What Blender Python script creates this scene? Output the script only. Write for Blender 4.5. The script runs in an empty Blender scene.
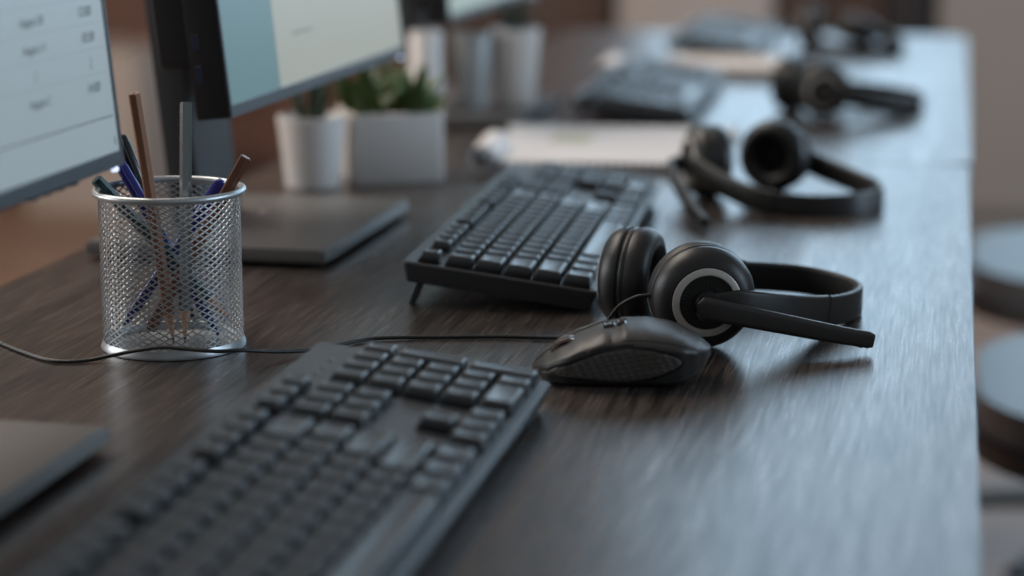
import bpy, bmesh, math, random
from mathutils import Vector, Matrix
C = bpy.context.scene.collection
SC = bpy.context.scene
PI = math.pi
DZ = 0.75                      # desk top height (m)
random.seed(4)

# ------------------------------------------------------------------ materials
def mat(name, col, rough=.5, metal=0., spec=.5, emit=None, estr=1., bump=None, trans=0., coat=0., sheen=0.):
    m = bpy.data.materials.new(name); m.use_nodes = True
    nt = m.node_tree; b = nt.nodes['Principled BSDF']
    b.inputs['Base Color'].default_value = (*col, 1)
    b.inputs['Roughness'].default_value = rough
    b.inputs['Metallic'].default_value = metal
    b.inputs['Specular IOR Level'].default_value = spec
    b.inputs['Transmission Weight'].default_value = trans
    b.inputs['Coat Weight'].default_value = coat
    b.inputs['Sheen Weight'].default_value = sheen
    if emit:
        b.inputs['Emission Color'].default_value = (*emit, 1); b.inputs['Emission Strength'].default_value = estr
    tc = nt.nodes.new('ShaderNodeTexCoord')
    scale, strength, var = bump if bump else (900., .04, .06)
    n = nt.nodes.new('ShaderNodeTexNoise'); n.inputs['Scale'].default_value = scale; n.inputs['Detail'].default_value = 3
    nt.links.new(tc.outputs['Object'], n.inputs['Vector'])
    bp = nt.nodes.new('ShaderNodeBump'); bp.inputs['Strength'].default_value = strength; bp.inputs['Distance'].default_value = .0005
    nt.links.new(n.outputs['Fac'], bp.inputs['Height']); nt.links.new(bp.outputs['Normal'], b.inputs['Normal'])
    if var:
        mx = nt.nodes.new('ShaderNodeMix'); mx.data_type = 'RGBA'; mx.blend_type = 'MULTIPLY'; mx.inputs['Factor'].default_value = 1
        mr = nt.nodes.new('ShaderNodeMapRange'); mr.inputs['To Min'].default_value = 1-var*2; mr.inputs['To Max'].default_value = 1+var*2
        nt.links.new(n.outputs['Fac'], mr.inputs['Value'])
        mx.inputs['A'].default_value = (*col, 1)
        nt.links.new(mr.outputs['Result'], mx.inputs['B']); nt.links.new(mx.outputs['Result'], b.inputs['Base Color'])
    return m

def desk_wood():
    m = bpy.data.materials.new('dark_oak_laminate'); m.use_nodes = True
    nt = m.node_tree; N = nt.nodes.new; Lk = nt.links.new; b = nt.nodes['Principled BSDF']
    tc = N('ShaderNodeTexCoord')
    def noise(sx, sy, det, dist=0.):
        mp = N('ShaderNodeMapping'); mp.inputs['Scale'].default_value = (sx, sy, 1)
        n = N('ShaderNodeTexNoise'); n.inputs['Scale'].default_value = 1; n.inputs['Detail'].default_value = det; n.inputs['Distortion'].default_value = dist
        Lk(tc.outputs['Object'], mp.inputs['Vector']); Lk(mp.outputs['Vector'], n.inputs['Vector']); return n
    fine = noise(640, 20, 3); mid = noise(110, 5, 4, .6); big = noise(16, 2.2, 2, .8)
    def math_(op, a, bb):
        x = N('ShaderNodeMath'); x.operation = op
        for i, v in enumerate((a, bb)):
            if isinstance(v, (int, float)): x.inputs[i].default_value = v
            else: Lk(v, x.inputs[i])
        return x.outputs[0]
    s = math_('ADD', math_('MULTIPLY', fine.outputs['Fac'], .62), math_('ADD', math_('MULTIPLY', mid.outputs['Fac'], .30), math_('MULTIPLY', big.outputs['Fac'], .18)))
    r = N('ShaderNodeValToRGB'); Lk(s, r.inputs['Fac'])
    e = r.color_ramp.elements
    e[0].position = .44; e[0].color = WOOD[0]; e[1].position = .66; e[1].color = WOOD[1]
    Lk(r.outputs['Color'], b.inputs['Base Color'])
    rr = N('ShaderNodeMapRange'); rr.inputs['From Min'].default_value = .35; rr.inputs['From Max'].default_value = .75
    rr.inputs['To Min'].default_value = .36; rr.inputs['To Max'].default_value = .24
    Lk(s, rr.inputs['Value']); Lk(rr.outputs['Result'], b.inputs['Roughness'])
    b.inputs['Specular IOR Level'].default_value = .5
    bp = N('ShaderNodeBump'); bp.inputs['Strength'].default_value = .22; bp.inputs['Distance'].default_value = .0006
    Lk(s, bp.inputs['Height']); Lk(bp.outputs['Normal'], b.inputs['Normal'])
    return m
WOOD = ((.013, .010, .0085, 1), (.100, .080, .069, 1))

def plank_floor():
    m = bpy.data.materials.new('brown_plank_floor'); m.use_nodes = True
    nt = m.node_tree; N = nt.nodes.new; Lk = nt.links.new; b = nt.nodes['Principled BSDF']
    tc = N('ShaderNodeTexCoord')
    br = N('ShaderNodeTexBrick'); br.inputs['Scale'].default_value = 1; br.inputs['Brick Width'].default_value = 1.2; br.inputs['Row Height'].default_value = .14
    br.inputs['Mortar Size'].default_value = .003; br.inputs['Color1'].default_value = (.22, .125, .08, 1); br.inputs['Color2'].default_value = (.28, .165, .11, 1); br.inputs['Mortar'].default_value = (.05, .03, .02, 1)
    Lk(tc.outputs['Object'], br.inputs['Vector']); Lk(br.outputs['Color'], b.inputs['Base Color'])
    b.inputs['Roughness'].default_value = .5
    return m

def brick_wall():
    m = bpy.data.materials.new('red_brown_brick'); m.use_nodes = True
    nt = m.node_tree; N = nt.nodes.new; Lk = nt.links.new; b = nt.nodes['Principled BSDF']
    tc = N('ShaderNodeTexCoord'); mp = N('ShaderNodeMapping'); mp.inputs['Rotation'].default_value = (PI/2, 0, 0)
    br = N('ShaderNodeTexBrick'); br.inputs['Scale'].default_value = 1; br.inputs['Brick Width'].default_value = .22; br.inputs['Row Height'].default_value = .075
    br.inputs['Mortar Size'].default_value = .006; br.inputs['Color1'].default_value = (.15, .065, .04, 1); br.inputs['Color2'].default_value = (.21, .095, .06, 1); br.inputs['Mortar'].default_value = (.13, .10, .085, 1)
    Lk(tc.outputs['Object'], mp.inputs['Vector']); Lk(mp.outputs['Vector'], br.inputs['Vector']); Lk(br.outputs['Color'], b.inputs['Base Color'])
    b.inputs['Roughness'].default_value = .85
    return m

def cabinet_wood(name, c1, c2):
    m = mat(name, c1, .45)
    nt = m.node_tree; N = nt.nodes.new; b = nt.nodes['Principled BSDF']
    tc = N('ShaderNodeTexCoord'); mp = N('ShaderNodeMapping'); mp.inputs['Scale'].default_value = (30, 30, 2)
    n = N('ShaderNodeTexNoise'); n.inputs['Scale'].default_value = 1; n.inputs['Detail'].default_value = 4
    r = N('ShaderNodeValToRGB'); r.color_ramp.elements[0].color = (*c1, 1); r.color_ramp.elements[1].color = (*c2, 1)
    r.color_ramp.elements[0].position = .35; r.color_ramp.elements[1].position = .65
    nt.links.new(tc.outputs['Object'], mp.inputs['Vector']); nt.links.new(mp.outputs['Vector'], n.inputs['Vector']); nt.links.new(n.outputs['Fac'], r.inputs['Fac']); nt.links.new(r.outputs['Color'], b.inputs['Base Color'])
    return m

def dimple_rubber():
    m = bpy.data.materials.new('dimpled_rubber'); m.use_nodes = True
    nt = m.node_tree; N = nt.nodes.new; b = nt.nodes['Principled BSDF']
    b.inputs['Base Color'].default_value = (.105, .098, .09, 1); b.inputs['Roughness'].default_value = .46
    tc = N('ShaderNodeTexCoord'); mp = N('ShaderNodeMapping'); mp.inputs['Scale'].default_value = (215, 0, 340); mp.inputs['Rotation'].default_value = (0, .3, 0)
    v = N('ShaderNodeTexVoronoi'); v.inputs['Scale'].default_value = 1; v.inputs['Randomness'].default_value = .0
    mr = N('ShaderNodeMapRange'); mr.inputs['From Min'].default_value = .12; mr.inputs['From Max'].default_value = .34; mr.inputs['To Min'].default_value = 1; mr.inputs['To Max'].default_value = 0
    bp = N('ShaderNodeBump'); bp.inputs['Strength'].default_value = .55; bp.inputs['Distance'].default_value = .001
    nt.links.new(tc.outputs['Object'], mp.inputs['Vector']); nt.links.new(mp.outputs['Vector'], v.inputs['Vector']); nt.links.new(v.outputs['Distance'], mr.inputs['Value'])
    nt.links.new(mr.outputs['Result'], bp.inputs['Height']); nt.links.new(bp.outputs['Normal'], b.inputs['Normal'])
    return m

def pane_glass():
    m = bpy.data.materials.new('window_glass'); m.use_nodes = True
    nt = m.node_tree; nt.nodes.clear(); N = nt.nodes.new
    o = N('ShaderNodeOutputMaterial'); t = N('ShaderNodeBsdfTransparent'); g = N('ShaderNodeBsdfGlossy'); mx = N('ShaderNodeMixShader')
    g.inputs['Roughness'].default_value = .02; mx.inputs['Fac'].default_value = .05; t.inputs['Color'].default_value = (.96, .98, .97, 1)
    nt.links.new(t.outputs[0], mx.inputs[1]); nt.links.new(g.outputs[0], mx.inputs[2]); nt.links.new(mx.outputs[0], o.inputs['Surface'])
    return m

def screen_mat(name, col, strength):
    m = mat(name, (.02, .02, .022), .35, emit=col, estr=strength, bump=(1500, .01, 0))
    return m

M = dict(
    wood=desk_wood(), floor=plank_floor(), brick=brick_wall(), dimple=dimple_rubber(), pane=pane_glass(),
    edge=mat('grey_edge_band', (.30, .31, .32), .45),
    steel=mat('grey_painted_steel', (.16, .165, .17), .45, .3),
    silver=mat('silver_paint', (.46, .48, .49), .36, .75),
    key=mat('keycap_plastic', (.040, .041, .043), .31, bump=(2600, .22, .05)),
    kbody=mat('keyboard_plastic', (.030, .031, .033), .42, bump=(2200, .2, .05)),
    kdeck=mat('keyboard_deck_plastic', (.036, .037, .040), .42, bump=(2200, .2, .05)),
    led=mat('led_lens', (.10, .12, .12), .3),
    rubber=mat('black_rubber', (.012, .012, .012), .6),
    cable=mat('black_cable', (.010, .010, .010), .45),
    shell=mat('soft_touch_black', (.019, .0185, .0185), .36, bump=(3000, .15, .05)),
    band=mat('headband_plastic', (.026, .024, .023), .42, bump=(3000, .15, .05)),
    leather=mat('ear_pad_leatherette', (.016, .015, .015), .42, bump=(700, .35, .1)),
    foamk=mat('black_speaker_cloth', (.006, .006, .006), .9),
    inner=mat('matte_black_padding', (.006, .006, .006), .75),
    ring=mat('warm_grey_ring', (.54, .51, .47), .38, .2),
    disc=mat('dark_ribbed_disc', (.012, .012, .012), .5),
    mtop=mat('mouse_top_rubber', (.036, .033, .031), .38, bump=(3000, .15, .05)),
    mglos=mat('glossy_black', (.010, .010, .011), .12),
    copper=mat('metal_wheel', (.62, .45, .38), .28, .9),
    bezel=mat('monitor_black', (.008, .008, .009), .42),
    bezelf=mat('monitor_bezel_grey', (.045, .053, .060), .38),
    usb=mat('usb_blue', (.008, .014, .045), .4),
    column=mat('stand_grey', (.050, .055, .06), .4, .2),
    base=mat('base_plate_grey', (.17, .163, .155), .36, .3),
    badge=mat('bright_badge', (.75, .72, .70), .25, .9),
    screen1=screen_mat('appointment_screen', (0.237, 0.296, 0.33), 1.0),
    screen1dark=screen_mat('screen_bar', (0.2, 0.255, 0.285), 1.0),
    text=screen_mat('screen_text', (.045, .06, .07), 1.0),
    line=screen_mat('screen_rule', (0.194, 0.244, 0.274), 1.0),
    teal=screen_mat('screen_teal', (0.091, 0.171, 0.186), 1.0),
    cream=screen_mat('screen_cream', (0.292, 0.311, 0.273), 1.0),
    cream_text=screen_mat('screen_cream_text', (.165, .175, .155), 1.0),
    mint=screen_mat('screen_mint', (0.286, 0.362, 0.337), 1.0),
    power=mat('power_light', (.7, .75, .9), .3, emit=(.6, .68, 1.), estr=1.4),
    pencil=mat('brown_pencil_lacquer', (.25, .115, .065), .38),
    pencil2=mat('dark_brown_lacquer', (.13, .052, .028), .38),
    grey_lac=mat('silver_grey_lacquer', (.26, .29, .30), .2, .8),
    teal_lac=mat('dark_teal_lacquer', (.012, .05, .055), .3),
    blue_pl=mat('blue_pen_plastic', (.018, .022, .15), .18),
    blue_cap=mat('blue_pen_cap', (.02, .02, .17), .12),
    black_pl=mat('black_pen_plastic', (.012, .012, .014), .2),
    rawwood=mat('sharpened_wood', (.55, .27, .13), .7),
    graphite=mat('graphite', (.03, .03, .03), .5, .3),
    ceramic=mat('white_ceramic', (.76, .71, .67), .35),
    soil=mat('dark_soil', (.03, .02, .014), .95, bump=(200, .6, .3)),
    leaf=mat('green_leaf', (.07, .115, .028), .45, bump=(60, .1, .25)),
    leafd=mat('dark_green_leaf', (.022, .05, .024), .45, bump=(60, .1, .25)),
    paper=mat('white_paper', (.70, .655, .635), .8),
    paperw=mat('warm_paper', (.66, .575, .515), .8),
    ink=mat('pale_olive_ink', (.50, .48, .36), .8),
    tumbler=mat('frosted_grey_plastic', (.36, .37, .37), .3),
    seat=mat('charcoal_seat_leather', (.075, .083, .092), .38, bump=(120, .15, .1)),
    seatrim=mat('black_chair_plastic', (.012, .012, .013), .45),
    darkcab=cabinet_wood('dark_walnut', (.045, .020, .011), (.075, .036, .020)),
    blackcab=cabinet_wood('near_black_wood', (.014, .010, .009), (.022, .016, .013)),
    beige=mat('beige_paint', (.42, .345, .30), .7),
    peach=mat('buff_card', (.44, .345, .28), .8),
    grey_cab=mat('taupe_paint', (.30, .255, .22), .7),
    plaster=mat('taupe_plaster', (.20, .17, .15), .9),
    wframe=mat('white_window_frame', (.7, .7, .7), .5),
    handle=mat('brushed_metal', (.5, .5, .5), .35, 1.),
)

# ------------------------------------------------------------------ helpers
S = .001
def emptyobj(name, loc, rz=0.):
    o = bpy.data.objects.new(name, None); C.objects.link(o); o.empty_display_size = .02
    o.location = loc; o.rotation_euler = (0, 0, rz); return o
def tag(o, label, cat, group=None, kind=None):
    o['label'] = label; o['category'] = cat
    if group: o['group'] = group
    if kind: o['kind'] = kind
    return o
def thing(name, label, cat, loc, rz=0., group=None):
    return tag(emptyobj(name, loc, rz), label, cat, group)
def desk(x, y, z=0.): return Vector((x*S, y*S, DZ + z*S))

def finish(name, bm, m, parent=None, smooth=True, auto=35, scale=S):
    if scale != 1: bmesh.ops.scale(bm, vec=(scale,)*3, verts=bm.verts)
    bmesh.ops.recalc_face_normals(bm, faces=bm.faces)
    me = bpy.data.meshes.new(name); 
    if smooth:
        lim = math.radians(auto)
        for f in bm.faces: f.smooth = True
        for e in bm.edges:
            if len(e.link_faces) == 2 and e.calc_face_angle(0) > lim: e.smooth = False
    bm.to_mesh(me); bm.free()
    ms = m if isinstance(m, (list, tuple)) else [m]
    for k in ms: me.materials.append(k)
    o = bpy.data.objects.new(name, me); C.objects.link(o)
    if parent: o.parent = parent
    return o
def box(bm, c, s, bev=0., seg=2, mtx=None):
    r = bmesh.ops.create_cube(bm, size=1)
    vs = r['verts']; bmesh.ops.scale(bm, vec=s, verts=vs)
    if bev:
        es = list({e for v in vs for e in v.link_edges})
        q = bmesh.ops.bevel(bm, geom=es, offset=bev, segments=seg, profile=.6, affect='EDGES', clamp_overlap=True)
        vs = list({v for f in q['faces'] for v in f.verts} | {v for v in vs if v.is_valid})
    bmesh.ops.translate(bm, vec=c, verts=vs)
    if mtx: bmesh.ops.transform(bm, matrix=mtx, verts=vs)
    return vs
def boxobj(name, c, s, m, parent=None, bev=0., seg=2, mtx=None):
    bm = bmesh.new(); box(bm, c, s, bev, seg, mtx); return finish(name, bm, m, parent)
def lathe(bm, prof, n=48, mtx=None, cap=True):
    rings = []
    for r, z in prof:
        if r < 1e-6: rings.append([bm.verts.new((0, 0, z))])
        else: rings.append([bm.verts.new((r*math.cos(2*PI*i/n), r*math.sin(2*PI*i/n), z)) for i in range(n)])
    for a, b in zip(rings, rings[1:]):
        for i in range(n):
            j = (i+1) % n
            if len(a) == 1 and len(b) == 1: continue
            if len(a) == 1: bm.faces.new((a[0], b[i], b[j]))
            elif len(b) == 1: bm.faces.new((a[i], a[j], b[0]))
            else: bm.faces.new((a[i], a[j], b[j], b[i]))
    if cap:
        for k in (0, -1):
            if len(rings[k]) > 1: bm.faces.new(rings[k])
    vs = [v for r in rings for v in r]
    if mtx: bmesh.ops.transform(bm, matrix=mtx, verts=vs)
    return vs
def torus(bm, R, r, z=0, n=64, k=12):
    lathe(bm, [(R + r*math.cos(2*PI*i/k), z + r*math.sin(2*PI*i/k)) for i in range(k+1)], n, cap=False)
    bmesh.ops.remove_doubles(bm, verts=bm.verts, dist=1e-5)
def catmull(P, n=8):
    P = [Vector(p) for p in P]; Q = [P[0]*2-P[1]] + P + [P[-1]*2-P[-2]]; out = []
    for i in range(1, len(Q)-2):
        a, b, c, d = Q[i-1:i+3]
        for k in range(n):
            t = k/n
            out.append(.5*((2*b) + (c-a)*t + (2*a-5*b+4*c-d)*t*t + (3*b-a-3*c+d)*t**3))
    out.append(P[-1]); return out
def sweep(bm, path, sect, up=Vector((0, 0, 1)), cap=True):
    """sect(i, t) -> list of (side, up) offsets"""
    n = len(path); rings = []
    for i, p in enumerate(path):
        tg = (path[min(i+1, n-1)] - path[max(i-1, 0)]).normalized()
        sd = tg.cross(up)
        if sd.length < 1e-4: sd = tg.cross(Vector((0, 1, 0)))
        sd.normalize(); uu = sd.cross(tg).normalized()
        rings.append([bm.verts.new(p + sd*a + uu*b) for a, b in sect(i, i/(n-1))])
    k = len(rings[0])
    for a, b in zip(rings, rings[1:]):
        for i in range(k):
            j = (i+1) % k; bm.faces.new((a[i], a[j], b[j], b[i]))
    if cap: bm.faces.new(rings[0]); bm.faces.new(rings[-1])
def circ(r, k=10): return [(r*math.cos(2*PI*i/k), r*math.sin(2*PI*i/k)) for i in range(k)]
def rrect(w, h, r, k=4):
    out = []
    for cx, cy, a0 in ((w/2-r, h/2-r, 0), (-w/2+r, h/2-r, PI/2), (-w/2+r, -h/2+r, PI), (w/2-r, -h/2+r, 1.5*PI)):
        for i in range(k+1):
            a = a0 + i*PI/2/k; out.append((cx + r*math.cos(a), cy + r*math.sin(a)))
    return out
def prism(bm, pts, z0, z1, bev=0.):
    lo = [bm.verts.new((x, y, z0)) for x, y in pts]; hi = [bm.verts.new((x, y, z1)) for x, y in pts]
    n = len(pts)
    for i in range(n): bm.faces.new((lo[i], lo[(i+1) % n], hi[(i+1) % n], hi[i]))
    a = bm.faces.new(lo); b = bm.faces.new(hi)
    if bev:
        es = [e for f in (a, b) for e in f.edges]
        bmesh.ops.bevel(bm, geom=es, offset=bev, segments=2, affect='EDGES')
def copy_tree(o, loc=None, label=None, rz=None):
    c = o.copy(); C.objects.link(c)
    if loc is not None: c.location = loc
    if rz is not None: c.rotation_euler = (0, 0, rz)
    if label: c['label'] = label
    for ch in list(o.children):
        d = ch.copy(); C.objects.link(d); d.parent = c
        for g in list(ch.children):
            e = g.copy(); C.objects.link(e); e.parent = d
    return c
def structure(o): o['kind'] = 'structure'; return o

# ------------------------------------------------------------------ room shell (metres)
WY = 6.25
bm = bmesh.new(); box(bm, (-.5, 2.6, -.05), (9, 9.4, .1)); structure(finish('floor', bm, M['floor'], scale=1))
WIN = (-.98, 3.2, .98, 3.55)      # window opening x0,x1,z0,z1
bm = bmesh.new()
x0, x1, z0, z1 = WIN
for a, b, c, d in ((-5, x0, 0, 4), (x0, x1, 0, z0), (x0, x1, z1, 4), (x1, 4.05, 0, 4)):
    box(bm, ((a+b)/2, WY+.1, (c+d)/2), (b-a, .2, d-c))
structure(finish('wall_far', bm, M['brick'], scale=1))
bm = bmesh.new(); box(bm, (-4.95, 2.6, 2), (.1, 7.3, 4)); structure(finish('wall_left', bm, M['brick'], scale=1))
bm = bmesh.new()
for xx in (x0+.03, x0+1.05, x0+2.09, x0+3.13, x1-.03): box(bm, (xx, WY+.08, (z0+z1)/2), (.06, .06, z1-z0), .004)
for zz in (z0+.03, z0+1.3, z1-.03): box(bm, ((x0+x1)/2, WY+.08, zz), (x1-x0, .058, .06), .004)
wf = structure(finish('window_1', bm, M['wframe'], scale=1))
bm = bmesh.new(); box(bm, ((x0+x1)/2, WY+.08, (z0+z1)/2), (x1-x0-.1, .006, z1-z0-.1)); finish('pane', bm, M['pane'], wf, scale=1)
bm = bmesh.new(); box(bm, ((x0+x1)/2, WY+.05, z0-.012), (x1-x0, .24, .024), .005); finish('window_sill', bm, M['wframe'], wf, scale=1)
bm = bmesh.new(); box(bm, (-3.1, WY-.012, .05), (3.6, .02, .1), .004); structure(finish('baseboard_far', bm, M['darkcab'], scale=1))

# low furniture along the far wall
def sideboard(name, label, x0, x1, h, m, ndoor, dep=.4, handles=True, cat='cabinet'):
    t = thing(name, label, cat, ((x0+x1)/2, WY-dep/2-.03, 0))
    w = x1-x0
    bm = bmesh.new(); box(bm, (0, 0, h/2+.02), (w, dep, h-.08), .004); finish('body', bm, m, t, scale=1)
    bm = bmesh.new(); box(bm, (0, -.01, h-.01), (w+.002, dep+.03, .02), .004); finish('top', bm, m, t, scale=1)
    bm = bmesh.new(); box(bm, (0, .01, .03), (w-.04, dep-.05, .06)); finish('plinth', bm, m, t, scale=1)
    for i in range(ndoor):
        cx = -w/2 + (i+.5)*w/ndoor
        bm = bmesh.new(); box(bm, (cx, -dep/2-.009, h/2+.02), (w/ndoor-.012, .018, h-.12), .004); d = finish('door', bm, m, t, scale=1)
        if handles:
            bm = bmesh.new(); box(bm, (cx + (w/ndoor*.36)*(1 if i % 2 == 0 else -1), -dep/2-.026, h*.6), (.014, .02, .12), .004); finish('handle', bm, M['handle'], d, scale=1)
    return t
sideboard('sideboard', 'dark walnut low cabinet by the far wall behind the leafy pots', -1.50, -.95, .80, M['darkcab'], 2)
sideboard('storage_cabinet', 'plain beige low cabinet by the far wall between two dark ones', -.935, -.50, .80, M['beige'], 1, handles=False)
sideboard('sideboard', 'dark brown low cabinet by the far wall behind the farthest headset', -.485, -.205, .80, M['darkcab'], 2, handles=False)
sideboard('bookcase', 'narrow near-black cabinet beside the long taupe cabinet', -.195, -.075, .80, M['blackcab'], 1, handles=False)
sideboard('long_cabinet', 'long taupe cabinet under the window past the end of the desks', -.06, 2.6, .88, M['grey_cab'], 4, handles=False)
def carton(label, loc, s, m, rz=0, group=None):
    t = thing('cardboard_box', label, 'box', loc, rz, group)
    w, d, h = s
    bm = bmesh.new(); box(bm, (0, 0, h/2), (w, d, h), .006); finish('body', bm, m, t, scale=1)
    for sx in (-1, 1):
        bm = bmesh.new(); box(bm, (sx*w*.252, 0, h+.003), (w*.49, d*.99, .005), .001); finish('flap', bm, m, t, scale=1)
    bm = bmesh.new(); box(bm, (0, 0, h+.0068), (.05, d*.9, .001)); finish('tape', bm, M['paperw'], t, scale=1)
    return t
carton('buff cardboard box on the floor by the far wall, seen between the two nearest monitors', (-2.50, WY-.35, 0), (.36, .4, .47), M['peach'])

# ------------------------------------------------------------------ desks
def make_desk(label, x0, x1, y0, y1, rad, name='desk'):
    t = thing(name, label, 'desk', ((x0+x1)/2*S, (y0+y1)/2*S, 0), 0, 'dark wood desks in a row')
    w, l = x1-x0, y1-y0
    bm = bmesh.new(); prism(bm, rrect(w, l, rad, 6), -25, 0, 1.2)
    bmesh.ops.translate(bm, vec=(0, 0, DZ/S), verts=bm.verts); top = finish('tabletop', bm, M['wood'], t)
    bm = bmesh.new(); o = rrect(w+1.6, l+1.6, rad+.8, 6); n = len(o)
    inn = rrect(w-.4, l-.4, rad-.2 if rad > .3 else .1, 6)
    vs = [[bm.verts.new((x, y, z+DZ/S)) for x, y in q] for q, z in ((o, -2), (o, -23.5), (inn, -23.5), (inn, -2))]
    for a, b in zip(vs, vs[1:]+vs[:1]):
        for i in range(n): bm.faces.new((a[i], a[(i+1) % n], b[(i+1) % n], b[i]))
    finish('edge_band', bm, M['edge'], top)
    for sx in (-1, 1):
        for sy in (-1, 1):
            bm = bmesh.new(); box(bm, (sx*(w/2-45), sy*(l/2-60), (DZ/S-25)/2), (50, 50, DZ/S-25), 3); finish('leg', bm, M['steel'], t)
    for sy in (-1, 1):
        bm = bmesh.new(); box(bm, (0, sy*(l/2-60), DZ/S-50), (w-140, 30, 49), 2); finish('crossbar', bm, M['steel'], t)
    return t
make_desk('nearer dark wood desk carrying the pen cup, mouse and front headset', -652, 0, 380, 2019, 4)
make_desk('farther dark wood desk with rounded corner, behind the seam', -652, 3, 2023, 3490, 34)

# ------------------------------------------------------------------ keyboards
KL, KW, KTH = 447., 130., math.radians(7.4)
U = 19.2
def keycap(name, w, d, h=7.0):
    bm = bmesh.new()
    lo = [(-w/2+.4, -d/2+.4), (w/2-.4, -d/2+.4), (w/2-.4, d/2-.4), (-w/2+.4, d/2-.4)]
    ix, iy = 1.8, 3.7
    hi = [(-w/2+ix+.8, -d/2+iy), (w/2-ix+.2, -d/2+iy), (w/2-ix+.2, d/2-iy), (-w/2+ix+.8, d/2-iy)]
    L_ = [bm.verts.new((x, y, 0)) for x, y in lo]; H_ = [bm.verts.new((x, y, h)) for x, y in hi]
    for i in range(4): bm.faces.new((L_[i], L_[(i+1) % 4], H_[(i+1) % 4], H_[i]))
    top = bm.faces.new(H_); bm.faces.new(L_)
    es = [e for e in bm.edges if any(v in H_ for v in e.verts)]
    bmesh.ops.bevel(bm, geom=es, offset=1.0, segments=3, profile=.5, affect='EDGES')
    tops = [f for f in bm.faces if f.normal.z > .98 and f.calc_center_median().z > h*.9]
    for f in tops:                       # dished top
        r = bmesh.ops.inset_individual(bm, faces=[f], thickness=min(w, d)*.14, depth=0)
        bmesh.ops.translate(bm, vec=(0, 0, -.7), verts=f.verts)
    bmesh.ops.scale(bm, vec=(S,)*3, verts=bm.verts); bmesh.ops.recalc_face_normals(bm, faces=bm.faces)
    for f in bm.faces: f.smooth = True
    me = bpy.data.meshes.new(name); bm.to_mesh(me); bm.free(); me.materials.append(M['key']); return me
KM = {}
def kmesh(w, d):
    k = (round(w, 2), round(d, 2))
    if k not in KM: KM[k] = keycap('keycap_%d_%d' % (round(w*10), round(d*10)), d, w)   # local x across, y along
    return KM[k]
def key_layout():
    out = []; p = 19.4
    rows = [[1.25]*3+[7.5]+[1.25]*3, [2.25]+[1]*10+[2.75], [1.75]+[1]*11+[2.25], [1.5]+[1]*12+[1.5], [1]*13+[2]]
    b0 = 3.2
    for r, row in enumerate(rows):
        b = b0
        for i, w in enumerate(row):
            nm = 'spacebar' if w == 7.5 else ('modifier_key' if w != 1 else 'key')
            out.append((nm, 5.6+p*(r+.5), b+w*U/2, w*U, p)); b += w*U
    fa = 5.6+5*p+3.2+7.2
    fn = [(0,)]; b = b0
    for i in range(13):
        if i == 1: b += U
        if i in (5, 9): b += U*.5
        out.append(('function_key', fa, b+U/2, U, 14.6)); b += U
    nb = b0+15*U+8.6
    for i in range(3):
        out.append(('function_key', fa, nb+U*(i+.5), U, 14.6))
        for r in (3, 4): out.append(('navigation_key', 5.6+p*(r+.5), nb+U*(i+.5), U, p))
        out.append(('arrow_key', 5.6+p*.5, nb+U*(i+.5), U, p))
    out.append(('arrow_key', 5.6+p*1.5, nb+U*1.5, U, p))
    qb = nb+3*U+8.6
    out.append(('number_pad_key', 5.6+p*.5, qb+U, 2*U, p)); out.append(('number_pad_key', 5.6+p*.5, qb+2.5*U, U, p))
    for r in (1, 2, 3, 4):
        for i in range(3): out.append(('number_pad_key', 5.6+p*(r+.5), qb+U*(i+.5), U, p))
    out.append(('number_pad_key', 5.6+p*1, qb+3.5*U, U, 2*p)); out.append(('number_pad_key', 5.6+p*3, qb+3.5*U, U, 2*p)); out.append(('number_pad_key', 5.6+p*4.5, qb+3.5*U, U, p))
    return out, fa, qb
KMAT = Matrix.Rotation(KTH, 4, 'Y')
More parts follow.
